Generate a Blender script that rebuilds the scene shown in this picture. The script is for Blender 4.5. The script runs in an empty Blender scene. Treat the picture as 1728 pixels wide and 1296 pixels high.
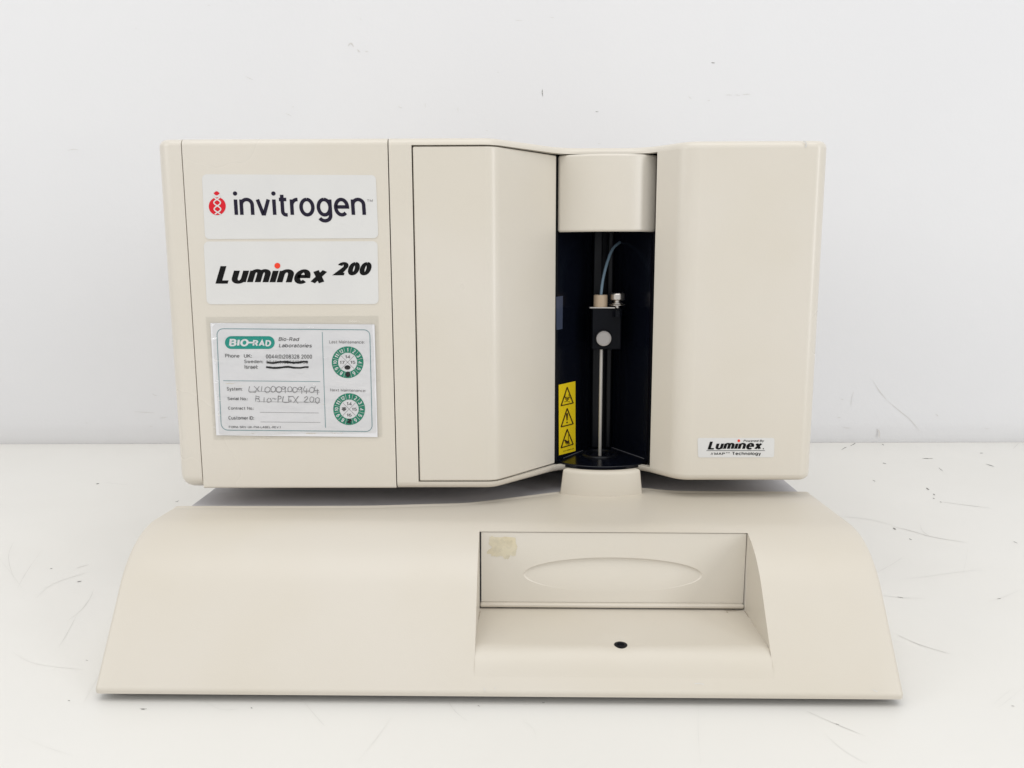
import bpy, bmesh, math, random
from math import sin, cos, tan, radians, pi, sqrt, atan2
from mathutils import Vector, Matrix

random.seed(7)
S = bpy.context.scene
COL = S.collection

# ------------------------------------------------------------------ camera
FPX, PITCH, YAW, ROLL = 1340.0, radians(8.78), 0.0077, 0.0032
CAM = Vector((0, 0, .25))
_f = Vector((-sin(YAW) * cos(PITCH), cos(YAW) * cos(PITCH), -sin(PITCH)))
_r = Vector((cos(YAW), sin(YAW), 0))
_u = _r.cross(_f)
CR = cos(ROLL) * _r + sin(ROLL) * _u
CU = -sin(ROLL) * _r + cos(ROLL) * _u
cd = bpy.data.cameras.new('camera')
cam = bpy.data.objects.new('camera', cd)
COL.objects.link(cam)
m = Matrix((CR, CU, -_f)).transposed().to_4x4()
m.translation = CAM
cam.matrix_world = m
cd.sensor_fit = 'HORIZONTAL'
cd.sensor_width = 36
cd.lens = FPX / 1728 * 36
cd.clip_start, cd.clip_end = .01, 50
S.camera = cam

# ------------------------------------------------------------------ light
w = bpy.data.worlds.new('World')
S.world = w
w.use_nodes = True
w.node_tree.nodes['Background'].inputs[0].default_value = (.96, .98, 1, 1)
w.node_tree.nodes['Background'].inputs[1].default_value = .77


def area(name, loc, target, sx, sy, power, col):
    l = bpy.data.lights.new(name, 'AREA')
    l.shape = 'RECTANGLE'
    l.size, l.size_y = sx, sy
    l.energy = power
    l.color = col
    o = bpy.data.objects.new(name, l)
    COL.objects.link(o)
    o.location = loc
    o.rotation_euler = (Vector(target) - Vector(loc)).to_track_quat('-Z', 'Y').to_euler()
    return o


area('ceiling_light', (0.0, -.55, 2.9), (0, .5, 0), 3.0, 1.9, 36, (1, .985, .965))
area('window_light', (2.1, -1.25, .8), (.1, .5, .2), .26, 1.7, 17, (.97, .985, 1))
area('side_light', (-2.3, -.8, 1.2), (-.2, .6, .1), 1.2, 1.4, 12, (1, .985, .95))

vs = S.view_settings
vs.view_transform = 'Standard'
vs.look = 'None'
vs.exposure = 0
vs.gamma = 1
S.cycles.max_bounces = 10
S.cycles.transparent_max_bounces = 12


# ------------------------------------------------------------------ pixel helpers (photograph is 1728 wide)
def ray(px, py):
    return _f + CR * ((px - 864) / FPX) - CU * ((py - 648) / FPX)


def at_y(px, py, y):
    d = ray(px, py)
    return CAM + d * (y / d.y)


def at_z(px, py, z):
    d = ray(px, py)
    return CAM + d * ((z - CAM.z) / d.z)


def at_plane(px, py, p, n):
    d = ray(px, py)
    return CAM + d * ((p - CAM).dot(n) / d.dot(n))


# ------------------------------------------------------------------ materials
def mat(name, col, rough=.45, metal=0., spec=.5, var=None, vscale=12, bump=0., bscale=900,
        coat=0., detail=3):
    m = bpy.data.materials.new(name)
    m.use_nodes = True
    nt = m.node_tree
    b = nt.nodes['Principled BSDF']
    b.inputs['Base Color'].default_value = (*col, 1)
    b.inputs['Roughness'].default_value = rough
    b.inputs['Metallic'].default_value = metal
    b.inputs['Specular IOR Level'].default_value = spec
    if coat:
        b.inputs['Coat Weight'].default_value = coat
    tc = nt.nodes.new('ShaderNodeTexCoord')
    if var:
        n = nt.nodes.new('ShaderNodeTexNoise')
        n.inputs['Scale'].default_value = vscale
        n.inputs['Detail'].default_value = detail
        r = nt.nodes.new('ShaderNodeValToRGB')
        r.color_ramp.interpolation = 'EASE'
        r.color_ramp.elements[0].position = .3
        r.color_ramp.elements[1].position = .72
        r.color_ramp.elements[0].color = (*col, 1)
        r.color_ramp.elements[1].color = (*var, 1)
        nt.links.new(tc.outputs['Object'], n.inputs['Vector'])
        nt.links.new(n.outputs['Fac'], r.inputs['Fac'])
        nt.links.new(r.outputs['Color'], b.inputs['Base Color'])
        rr = nt.nodes.new('ShaderNodeMapRange')
        rr.inputs['To Min'].default_value = rough - .05
        rr.inputs['To Max'].default_value = rough + .07
        nt.links.new(n.outputs['Fac'], rr.inputs['Value'])
        nt.links.new(rr.outputs['Result'], b.inputs['Roughness'])
    if bump:
        n2 = nt.nodes.new('ShaderNodeTexNoise')
        n2.inputs['Scale'].default_value = bscale
        n2.inputs['Detail'].default_value = 2
        bp = nt.nodes.new('ShaderNodeBump')
        bp.inputs['Strength'].default_value = bump
        bp.inputs['Distance'].default_value = .001
        nt.links.new(tc.outputs['Object'], n2.inputs['Vector'])
        nt.links.new(n2.outputs['Fac'], bp.inputs['Height'])
        nt.links.new(bp.outputs['Normal'], b.inputs['Normal'])
    return m


M = {}
M['cream'] = mat('cream_plastic', (.652, .606, .534), .28, var=(.632, .583, .50), vscale=9, bump=.05, bscale=1400)
M['cream_base'] = mat('cream_base_plastic', (.612, .566, .494), .40, var=(.592, .541, .455), vscale=8, bump=.05, bscale=1400)
M['cream_drawer'] = mat('cream_drawer_plastic', (.675, .632, .56), .45, var=(.66, .612, .53), vscale=9, bump=.04, bscale=1400)
M['black'] = mat('black_gloss_plastic', (.003, .004, .008), .22, spec=.3)
M['black_matte'] = mat('black_matte_plastic', (.003, .0035, .006), .42, spec=.12)
M['rail'] = mat('dark_rail_metal', (.005, .0055, .008), .35, spec=.22)
M['rubber'] = mat('black_rubber', (.015, .015, .015), .7)
M['plate'] = mat('grey_painted_metal', (.50, .485, .50), .5, var=(.47, .455, .47), vscale=40)
M['steel'] = mat('brushed_steel', (.62, .58, .54), .28, metal=1., bump=.03, bscale=3000)
M['knob'] = mat('dull_steel', (.40, .375, .355), .34, metal=1.)
M['needle'] = mat('needle_steel', (.60, .57, .53), .45, metal=.2)
M['tan'] = mat('tan_polymer', (.47, .36, .25), .45)
M['tube'] = mat('blue_tubing', (.18, .265, .34), .4)
M['blue_grey'] = mat('blue_grey_film', (.05, .062, .10), .3)
M['label'] = mat('silver_white_label', (.66, .65, .63), .34, var=(.64, .63, .615), vscale=30)
M['ink_navy'] = mat('navy_ink', (.017, .014, .028), .6, spec=.12)
M['ink_black'] = mat('black_ink', (.006, .006, .006), .6, spec=.12)
M['ink_red'] = mat('red_ink', (.62, .018, .03), .6, spec=.12)
M['ink_orange'] = mat('orange_red_ink', (.78, .06, .03), .6, spec=.12)
M['ink_grey'] = mat('grey_ink', (.10, .098, .10), .6, spec=.12)
M['ink_mid'] = mat('faded_grey_ink', (.24, .23, .235), .6, spec=.12)
M['ink_teal'] = mat('teal_ink', (.006, .28, .225), .6, spec=.12)
M['ink_line'] = mat('teal_line_ink', (.16, .29, .31), .6, spec=.12)
M['ink_green'] = mat('green_ink', (.008, .21, .125), .6, spec=.12)
M['pencil'] = mat('ball_pen_ink', (.23, .225, .23), .6, spec=.12)
M['paper'] = mat('card_paper', (.73, .72, .735), .5, var=(.70, .695, .71), vscale=40)
M['yellow'] = mat('yellow_label', (.82, .60, .012), .4)
M['brown_ink'] = mat('brown_black_ink', (.05, .022, .006), .45)
M['glue'] = mat('old_glue', (.70, .635, .48), .4, var=(.70, .62, .44), vscale=90, bump=.12, bscale=350)
_nt = M['glue'].node_tree                  # patchy, half worn away
_n = _nt.nodes.new('ShaderNodeTexNoise')
_n.inputs['Scale'].default_value = 190
_n.inputs['Detail'].default_value = 4
_m = _nt.nodes.new('ShaderNodeMapRange')
_m.inputs['From Min'].default_value = .36
_m.inputs['From Max'].default_value = .56
_m.inputs['To Min'].default_value = .72
_m.inputs['To Max'].default_value = .9
_nt.links.new(_nt.nodes['Texture Coordinate'].outputs['Object'], _n.inputs['Vector'])
_nt.links.new(_n.outputs['Fac'], _m.inputs['Value'])
_nt.links.new(_m.outputs['Result'], _nt.nodes['Principled BSDF'].inputs['Alpha'])
M['dust'] = mat('dust', (.10, .10, .115), .9)
M['grime'] = mat('grime', (.40, .345, .27), .8)
M['shadow_gap'] = mat('unlit_inside', (.01, .01, .01), .8)
M['scratch'] = mat('scratch_mark', (.60, .58, .55), .6)
M['scratch_soft'] = mat('soft_scratch_mark', (.71, .695, .66), .6)
M['speck'] = mat('dark_speck', (.20, .19, .175), .6)
M['table'] = mat('white_laminate', (.765, .748, .71), .42, var=(.748, .73, .69), vscale=5, bump=.03, bscale=500)
M['wall'] = mat('white_wall_paint', (.722, .717, .722), .6, var=(.708, .703, .71), vscale=3, bump=.08, bscale=260)


def clear_film():
    m = bpy.data.materials.new('clear_laminate_film')
    m.use_nodes = True
    nt = m.node_tree
    nt.nodes.remove(nt.nodes['Principled BSDF'])
    out = nt.nodes['Material Output']
    tr = nt.nodes.new('ShaderNodeBsdfTransparent')
    tr.inputs[0].default_value = (.95, .95, .945, 1)
    gl = nt.nodes.new('ShaderNodeBsdfGlossy')
    gl.inputs['Roughness'].default_value = .10
    mx = nt.nodes.new('ShaderNodeMixShader')
    fr = nt.nodes.new('ShaderNodeFresnel')
    fr.inputs[0].default_value = 1.5
    tc = nt.nodes.new('ShaderNodeTexCoord')
    mp = nt.nodes.new('ShaderNodeMapping')
    mp.inputs['Rotation'].default_value = (0, radians(28), 0)
    mp.inputs['Scale'].default_value = (1, 1, 3.2)
    n = nt.nodes.new('ShaderNodeTexNoise')
    n.inputs['Scale'].default_value = 42
    n.inputs['Detail'].default_value = 1.2
    n.inputs['Distortion'].default_value = .6
    bp = nt.nodes.new('ShaderNodeBump')
    bp.inputs['Strength'].default_value = 1
    bp.inputs['Distance'].default_value = .0028
    nt.links.new(tc.outputs['Object'], mp.inputs[0])
    nt.links.new(mp.outputs[0], n.inputs['Vector'])
    nt.links.new(n.outputs['Fac'], bp.inputs['Height'])
    nt.links.new(bp.outputs[0], gl.inputs['Normal'])
    nt.links.new(bp.outputs[0], fr.inputs['Normal'])
    nt.links.new(fr.outputs[0], mx.inputs[0])
    nt.links.new(tr.outputs[0], mx.inputs[1])
    nt.links.new(gl.outputs[0], mx.inputs[2])
    nt.links.new(mx.outputs[0], out.inputs[0])
    return m


M['film'] = clear_film()


# ------------------------------------------------------------------ object helpers
class Thing:
    """An Empty at a thing's base; vertices of its parts are given in an upright
    frame and stored relative to the pivot, so the Empty's tilt carries them."""
    def __init__(s, name, pivot, roll, label, cat, size=1., place=None):
        # drawn round `pivot`; `size` scales the parts about it, `place` is where the pivot is put
        s.o = bpy.data.objects.new(name, None)
        s.o.empty_display_size = .05
        COL.objects.link(s.o)
        s.p = Vector(pivot)
        s.o.location = place or pivot
        s.size = size
        s.o.rotation_euler = (0, roll, 0)
        s.inv = Matrix.Rotation(-roll, 3, 'Y')
        s.o['label'] = label
        s.o['category'] = cat

    def up(s, P):
        """world point -> upright frame of the thing"""
        return s.inv @ (Vector(P) - s.p) + s.p


def link(name, me, material, thing=None, parent=None, sharp=35, bevel=0, solid=0, wn=False, bseg=2):
    me.materials.append(M[material] if isinstance(material, str) else material)
    if thing is not None:
        me.transform(Matrix.Diagonal((thing.size,) * 3).to_4x4() @ Matrix.Translation(-thing.p))
    if sharp:
        me.polygons.foreach_set('use_smooth', [True] * len(me.polygons))
        me.set_sharp_from_angle(angle=radians(sharp))
    o = bpy.data.objects.new(name, me)
    COL.objects.link(o)
    if parent is not None:
        o.parent = parent
    elif thing is not None:
        o.parent = thing.o
    if solid:
        md = o.modifiers.new('solidify', 'SOLIDIFY')
        md.thickness = solid
        md.offset = -1
    if bevel:
        md = o.modifiers.new('bevel', 'BEVEL')
        md.width = bevel
        md.segments = bseg
        md.limit_method = 'ANGLE'
        md.angle_limit = radians(45)
    if wn:
        md = o.modifiers.new('weighted', 'WEIGHTED_NORMAL')
        md.keep_sharp = True
    return o


def mesh(name, verts, faces, recalc=True, weld=0):
    me = bpy.data.meshes.new(name)
    me.from_pydata([tuple(v) for v in verts], [], faces)
    bm = bmesh.new()
    bm.from_mesh(me)
    if weld:
        bmesh.ops.remove_doubles(bm, verts=bm.verts, dist=weld)
    if recalc:
        bmesh.ops.recalc_face_normals(bm, faces=bm.faces)
    bm.to_mesh(me)
    bm.free()
    return me


def fillet(pts, closed=True, nseg=8):
    """pts: (x, y, r). Returns list of (x, y, nx, ny): rounded outline with inward normals
    for a counter-clockwise outline (left of travel)."""
    n = len(pts)
    out = []
    for i, (x, y, r) in enumerate(pts):
        p = Vector((x, y))
        if not closed and i in (0, n - 1):
            q = Vector(pts[1][:2]) if i == 0 else Vector(pts[n - 2][:2])
            d = (q - p).normalized() if i == 0 else (p - q).normalized()
            out.append((x, y, -d.y, d.x))
            continue
        a, b = Vector(pts[i - 1][:2]), Vector(pts[(i + 1) % n][:2])
        d0, d1 = (p - a).normalized(), (b - p).normalized()
        ang = atan2(d0.x * d1.y - d0.y * d1.x, d0.dot(d1))
        if r <= 0 or abs(ang) < 1e-4:
            nn = (Vector((-d0.y, d0.x)) + Vector((-d1.y, d1.x)))
            nn.normalize()
            out.append((x, y, nn.x, nn.y))
            continue
        T = r * tan(abs(ang) / 2)
        p0 = p - d0 * T
        s = 1 if ang > 0 else -1
        c = p0 + Vector((-d0.y, d0.x)) * r * s
        for k in range(nseg + 1):
            t = ang * k / nseg
            v = p0 - c
            q = c + Vector((v.x * cos(t) - v.y * sin(t), v.x * sin(t) + v.y * cos(t)))
            nin = (c - q) * s
            nin.normalize()
            out.append((q.x, q.y, nin.x, nin.y))
    return out


def sweep_solid(name, ring, z0, z1, rb, rt, zrows=(), open_i=None, open_z=None, seg=5):
    """ring: outline (x, y, nx, ny) ccw with inward normals, extruded z0..z1 with rounded
    bottom (rb) and top (rt) rims; cells in open_i x open_z are left out."""
    rows = []
    for k in range(seg + 1):
        t = k / seg * pi / 2
        rows.append((z0 + rb * (1 - sin(t)), rb * (1 - cos(t))))
    rows = rows[::-1]
    # rows now run from the rim (inset rb at z0) to (inset 0 at z0+rb)
    rows = [(z0 + rb * (1 - cos(k / seg * pi / 2)), rb * (1 - sin(k / seg * pi / 2))) for k in range(seg + 1)]
    for z in zrows:
        rows.append((z, 0))
    rows += [(z1 - rt * (1 - cos(k / seg * pi / 2)), rt * (1 - sin(k / seg * pi / 2))) for k in range(seg, -1, -1)]
    n = len(ring)
    V = [(x + nx * d, y + ny * d, z) for (z, d) in rows for (x, y, nx, ny) in ring]
    F = []
    for j in range(len(rows) - 1):
        for i in range(n):
            if open_i and open_i[0] <= i < open_i[1] and rows[j][0] >= open_z[0] - 1e-6 and rows[j + 1][0] <= open_z[1] + 1e-6:
                continue
            F.append((j * n + i, j * n + (i + 1) % n, (j + 1) * n + (i + 1) % n, (j + 1) * n + i))
    F.append(tuple(range(n - 1, -1, -1)))
    F.append(tuple((len(rows) - 1) * n + i for i in range(n)))
    return mesh(name, V, F)


def prism(name, outline, z0, z1):
    n = len(outline)
    V = [(p[0], p[1], z) for z in (z0, z1) for p in outline]
    F = [(i, (i + 1) % n, n + (i + 1) % n, n + i) for i in range(n)]
    F += [tuple(range(n - 1, -1, -1)), tuple(range(n, 2 * n))]
    return mesh(name, V, F)


def box(name, a, b):
    return prism(name, [(a[0], a[1]), (b[0], a[1]), (b[0], b[1]), (a[0], b[1])], a[2], b[2])


def lathe(name, prof, origin, axis='Z', n=32):
    """prof: (radius, height) pairs, turned about an axis through origin."""
    V, F = [], []
    for r, h in prof:
        for i in range(n):
            a = 2 * pi * i / n
            if axis == 'Z':
                V.append((origin[0] + r * cos(a), origin[1] + r * sin(a), origin[2] + h))
            else:
                V.append((origin[0] + r * cos(a), origin[1] - h, origin[2] + r * sin(a)))
    for j in range(len(prof) - 1):
        for i in range(n):
            F.append((j * n + i, j * n + (i + 1) % n, (j + 1) * n + (i + 1) % n, (j + 1) * n + i))
    F += [tuple(range(n - 1, -1, -1)), tuple((len(prof) - 1) * n + i for i in range(n))]
    return mesh(name, V, F)


def tube_mesh(name, pts, r, n=12):
    V, F = [], []
    pts = [Vector(p) for p in pts]
    for i, p in enumerate(pts):
        d = (pts[min(i + 1, len(pts) - 1)] - pts[max(i - 1, 0)]).normalized()
        a = d.cross(Vector((0, 1, .01))).normalized()
        b = d.cross(a)
        for k in range(n):
            t = 2 * pi * k / n
            V.append(p + (a * cos(t) + b * sin(t)) * r)
    for j in range(len(pts) - 1):
        for k in range(n):
            F.append((j * n + k, j * n + (k + 1) % n, (j + 1) * n + (k + 1) % n, (j + 1) * n + k))
    F += [tuple(range(n - 1, -1, -1)), tuple((len(pts) - 1) * n + k for k in range(n))]
    return mesh(name, V, F)


def smooth_path(p, n=12):
    out = []
    for i in range(len(p) - 1):
        a, b, c, d = (Vector(p[max(i - 1, 0)]), Vector(p[i]), Vector(p[i + 1]), Vector(p[min(i + 2, len(p) - 1)]))
        for k in range(n):
            t = k / n
            out.append(.5 * ((2 * b) + (c - a) * t + (2 * a - 5 * b + 4 * c - d) * t * t + (3 * b - a - 3 * c + d) * t ** 3))
    out.append(Vector(p[-1]))
    return out


# ------------------------------------------------------------------ flat print: shapes laid on a surface
_gc = {}


def E(cx, cy, rx, ry, a0, a1, n=0):
    n = n or max(4, int(abs(a1 - a0) / 15))
    return [(cx + rx * cos(radians(a0 + (a1 - a0) * k / n)), cy + ry * sin(radians(a0 + (a1 - a0) * k / n))) for k in range(n + 1)]


def ribbon(P, w0, closed=False, contrast=1.):
    """two mitred edges of a stroke of width w0"""
    P = [Vector(p) for p in P]
    n = len(P)
    A, B = [], []
    for i, p in enumerate(P):
        a = P[i - 1] if (i > 0 or closed) else None
        b = P[(i + 1) % n] if (i < n - 1 or closed) else None
        d0 = (p - a).normalized() if a is not None and (p - a).length > 1e-9 else None
        d1 = (b - p).normalized() if b is not None and (b - p).length > 1e-9 else None
        d0 = d0 or d1 or Vector((1, 0))
        d1 = d1 or d0
        n0, n1 = Vector((-d0.y, d0.x)), Vector((-d1.y, d1.x))
        nn = n0 + n1
        nn = nn.normalized() if nn.length > 1e-6 else n0
        h = w0 / 2 / max(.38, nn.dot(n0))
        hv = Vector((nn.x * h, nn.y * h * contrast))
        A.append(p + hv)
        B.append(p - hv)
    return A, B


XH = .72
_o = E(.27, .36, .27, .36, 90, 450, 28)
_n = E(.25, .47, .25, .25, 180, 0) + [(.5, 0)]
FONT = {   # plain monoline sans: width, strokes (baseline 0, capitals 1 high)
    'a': (.48, [E(.25, .50, .23, .22, 160, 0) + [(.48, 0)], [(.48, .42), (.2, .42)] + E(.2, .21, .2, .21, 90, 270) + E(.22, .26, .26, .26, 280, 345)]),
    'b': (.54, [[(0, 1), (0, 0)], _o]), 'c': (.48, [E(.27, .36, .27, .36, 45, 315)]), 'd': (.54, [[(.54, 1), (.54, 0)], _o]),
    'e': (.54, [[(0, .37), (.54, .37)] + E(.27, .36, .27, .36, 5, 312)]), 'f': (.3, [E(.32, .8, .2, .2, 90, 180) + [(.12, 0)], [(0, XH), (.3, XH)]]),
    'g': (.54, [_o, [(.54, XH), (.54, -.03)] + E(.27, -.03, .27, .25, 0, -150)]), 'h': (.5, [[(0, 1), (0, 0)], _n]),
    'i': (0, [[(0, 0), (0, XH)], 'dot']), '\u0131': (0, [[(0, 0), (0, XH)]]), 'k': (.46, [[(0, 1), (0, 0)], [(.46, XH), (.04, .3)], [(.16, .42), (.48, 0)]]),
    'l': (0, [[(0, 0), (0, 1)]]), 'm': (.84, [[(0, 0), (0, XH)], E(.21, .5, .21, .22, 180, 0) + [(.42, 0)], E(.63, .5, .21, .22, 180, 0) + [(.84, 0)]]),
    'n': (.5, [[(0, 0), (0, XH)], _n]), 'o': (.54, [_o]), 'p': (.54, [[(0, XH), (0, -.28)], _o]),
    'r': (.17, [[(0, 0), (0, XH)], E(.26, .44, .26, .28, 180, 85)]),
    's': (.44, [E(.22, .53, .2, .19, 30, 260, 12) + E(.22, .18, .22, .18, 80, -160, 12)]),
    't': (.3, [[(.12, .94), (.12, .16)] + E(.28, .16, .16, .16, 180, 270) + [(.34, 0)], [(-.02, XH), (.32, XH)]]),
    'u': (.5, [[(0, XH), (0, .25)] + E(.25, .25, .25, .25, 180, 360) , [(.5, XH), (.5, 0)]]), 'v': (.5, [[(0, XH), (.22, .05), (.28, .05), (.5, XH)]]),
    'w': (.76, [[(0, XH), (.2, 0), (.38, .66), (.56, 0), (.76, XH)]]), 'x': (.48, [[(0, XH), (.48, 0)], [(.48, XH), (0, 0)]]),
    'y': (.5, [[(0, XH), (.26, .02)], [(.5, XH), (.2, -.28), (.04, -.28)]]),
    'A': (.7, [[(0, 0), (.35, 1), (.7, 0)], [(.13, .33), (.57, .33)]]),
    'B': (.58, [[(0, 0), (0, 1), (.32, 1)] + E(.32, .765, .22, .235, 80, -80) + [(0, .53)], [(.3, .53)] + E(.32, .265, .26, .265, 85, -85) + [(0, 0)]]),
    'C': (.66, [E(.36, .5, .36, .5, 48, 312)]), 'D': (.64, [[(0, 0), (0, 1), (.26, 1)] + E(.26, .5, .38, .5, 85, -85) + [(0, 0)]]),
    'E': (.54, [[(.54, 1), (0, 1), (0, 0), (.54, 0)], [(0, .53), (.48, .53)]]), 'F': (.52, [[(.52, 1), (0, 1), (0, 0)], [(0, .5), (.45, .5)]]),
    'I': (0, [[(0, 0), (0, 1)]]), 'K': (.6, [[(0, 1), (0, 0)], [(.58, 1), (.03, .4)], [(.22, .58), (.62, 0)]]), 'L': (.42, [[(0, 1), (0, 0), (.5, 0)]]),
    'M': (.74, [[(0, 0), (0, 1), (.37, .1), (.74, 1), (.74, 0)]]), 'N': (.64, [[(0, 0), (0, 1), (.64, 0), (.64, 1)]]), 'O': (.72, [E(.36, .5, .36, .5, 90, 450, 32)]),
    'P': (.56, [[(0, 0), (0, 1), (.3, 1)] + E(.3, .74, .26, .26, 80, -80) + [(0, .48)]]),
    'R': (.6, [[(0, 0), (0, 1), (.32, 1)] + E(.32, .75, .25, .25, 80, -80) + [(0, .5)], [(.3, .5), (.6, 0)]]),
    'S': (.58, [E(.29, .75, .27, .25, 25, 262, 14) + E(.29, .26, .29, .26, 82, -160, 14)]), 'T': (.62, [[(0, 1), (.62, 1)], [(.31, 1), (.31, 0)]]),
    'U': (.6, [[(0, 1), (0, .3)] + E(.3, .3, .3, .3, 180, 360) + [(.6, 1)]]), 'V': (.66, [[(0, 1), (.33, 0), (.66, 1)]]), 'X': (.62, [[(0, 1), (.62, 0)], [(.62, 1), (0, 0)]]),
    '0': (.52, [E(.26, .5, .26, .5, 90, 450, 28)]), '1': (.2, [[(0, .78), (.2, 1), (.2, 0)]]),
    '2': (.52, [E(.26, .73, .25, .27, 165, -25, 12) + [(0, 0), (.54, 0)]]), '3': (.5, [E(.24, .755, .22, .245, 150, -80, 12) + [(.18, .51)], [(.2, .51)] + E(.23, .265, .26, .265, 80, -155, 14)]),
    '4': (.56, [[(.42, 0), (.42, 1), (0, .27), (.58, .27)]]), '5': (.52, [[(.48, 1), (.1, 1), (.05, .52)] + E(.25, .33, .26, .33, 130, -150, 16)]),
    '6': (.52, [E(.26, .31, .26, .31, 90, 450, 24), [(.01, .32)] + E(.3, .5, .29, .5, 190, 60, 10)]), '7': (.5, [[(0, 1), (.5, 1), (.17, 0)]]),
    '8': (.52, [E(.26, .755, .22, .245, 90, 450, 22), E(.26, .26, .26, .26, 90, 450, 24)]), '9': (.52, [E(.26, .69, .26, .31, 90, 450, 24), [(.51, .68)] + E(.22, .5, .29, .5, 10, -120, 10)]),
    '(': (.14, [E(.4, .4, .4, .66, 130, 230)]), ')': (.14, [E(-.26, .4, .4, .66, 50, -50)]), '-': (.3, [[(0, .4), (.3, .4)]]), ':': (0, ['lowdot', 'middot']), '.': (0, ['lowdot']), ' ': (.16, [])}


def glyphs(s, bold=.13, shear=0., space=.12, contrast=1., **k):
    """lay the text out once and scale its ink to the unit square"""
    key = (s, bold, shear, space, contrast)
    if key in _gc:
        return _gc[key]
    vs_, fs_, ls_ = [], [], []
    x = 0
    lv = 0
    for ch in s:
        adv, sts = FONT[ch]
        for st in sts:
            lv += 1
            b = len(vs_)
            if isinstance(st, str):
                y = {'dot': 1.0, 'lowdot': .06, 'middot': .62}[st]
                h = bold * .62
                ring = E(0, y, h, h, 0, 330, 11)
                vs_ += [(x + a, c) for a, c in ring]
                ls_ += [lv] * 12
                fs_.append(tuple(range(b, b + 12)))
                continue
            A, B = ribbon(st, bold, contrast=contrast)
            n = len(A)
            vs_ += [(x + q.x, q.y) for q in A] + [(x + q.x, q.y) for q in B]
            ls_ += [lv] * (2 * n)
            fs_ += [(b + i, b + i + 1, b + n + i + 1, b + n + i) for i in range(n - 1)]
        x += adv + bold + space
    vs_ = [(a + shear * c, c) for a, c in vs_]
    x0, x1 = min(v[0] for v in vs_), max(v[0] for v in vs_)
    y0, y1 = min(v[1] for v in vs_), max(v[1] for v in vs_)
    _gc[key] = ([((a - x0) / (x1 - x0), (c - y0) / (y1 - y0)) for a, c in vs_], fs_, ls_)
    return _gc[key]


class Print:
    """2-D shapes collected in image pixel coordinates, then laid on a surface by
    a mapping (u, v, lift) -> point."""
    def __init__(s, mapping, lift):
        s.mp, s.lift, s.V, s.F, s.L, s.k = mapping, lift, [], [], [], 0

    def poly(s, pts):
        b = len(s.V)
        s.k += 1
        s.V += [tuple(p) for p in pts]
        s.L += [s.k] * len(pts)
        s.F.append(tuple(range(b, b + len(pts))))

    def quadstrip(s, A, B, closed=False):
        n = len(A)
        b = len(s.V)
        s.k += 1
        s.V += [tuple(p) for p in A] + [tuple(p) for p in B]
        s.L += [s.k] * (2 * n)
        for i in range(n if closed else n - 1):
            k = (i + 1) % n
            s.F.append((b + i, b + k, b + n + k, b + n + i))

    def disc(s, c, rx, ry=None, n=40, rot=0):
        ry = ry or rx
        s.poly([(c[0] + rx * cos(t) * cos(rot) - ry * sin(t) * sin(rot), c[1] + rx * cos(t) * sin(rot) + ry * sin(t) * cos(rot))
                for t in (2 * pi * i / n for i in range(n))])

    def arc(s, c, r0, r1, a0, a1, n=12):
        A = [(c[0] + r0 * sin(a0 + (a1 - a0) * i / n), c[1] - r0 * cos(a0 + (a1 - a0) * i / n)) for i in range(n + 1)]
        B = [(c[0] + r1 * sin(a0 + (a1 - a0) * i / n), c[1] - r1 * cos(a0 + (a1 - a0) * i / n)) for i in range(n + 1)]
        s.quadstrip(A, B)

    def stroke(s, pts, wd, smooth=0, jitter=0, taper=False):
        P = [Vector(p) for p in pts]
        if smooth:
            P = smooth_path(P, smooth)
        if len(P) < 2:
            return
        A, B = [], []
        n = len(P)
        for i, p in enumerate(P):
            d = (P[min(i + 1, n - 1)] - P[max(i - 1, 0)])
            d = d.normalized() if d.length > 1e-9 else Vector((1, 0))
            nn = Vector((-d.y, d.x))
            h = wd / 2 * (1 + random.uniform(-jitter, jitter))
            if taper:
                h *= max(.12, sin(pi * (i + .4) / (n - .2)))
            A.append(p + nn * h)
            B.append(p - nn * h)
        s.quadstrip(A, B)

    def text(s, t, bl, br, tl, **k):
        vs_, fs_, ls_ = glyphs(t, **k)
        b = len(s.V)
        bl, br, tl = Vector(bl), Vector(br), Vector(tl)
        s.V += [tuple(bl + (br - bl) * x + (tl - bl) * y) for x, y in vs_]
        s.L += [s.k + q for q in ls_]
        s.k += max(ls_)
        s.F += [tuple(b + i for i in f) for f in fs_]

    def rtext(s, t, x0, y0, x1, y1, **k):
        """upright text filling the box from (x0, y0) upper left to (x1, y1) lower right"""
        s.text(t, (x0, y1), (x1, y1), (x0, y0), **k)

    def points(s):
        # pieces that overlap lie a hair apart
        return [s.mp(u, v, s.lift + min(l, 60) * 1.2e-6) for (u, v), l in zip(s.V, s.L)]

    def build(s, name, material, thing, parent=None, frame=True):
        V = s.points()
        return link(name, mesh(name, V, s.F, recalc=False), material, thing, parent, sharp=0)


def rounded(c, r, n=6):
    """rounded outline through four corners (image pixels)"""
    return [(q[0], q[1]) for q in fillet([(x, y, r) for x, y in c], nseg=n)]


def plate_mesh(name, outline, mapping, lift0, lift1):
    n = len(outline)
    V = [mapping(u, v, lift1) for u, v in outline] + [mapping(u, v, lift0) for u, v in outline]
    F = [tuple(range(n))] + [(i, n + i, n + (i + 1) % n, (i + 1) % n) for i in range(n)]
    return mesh(name, V, F)


def structure(o):
    o['kind'] = 'structure'
    return o


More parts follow.
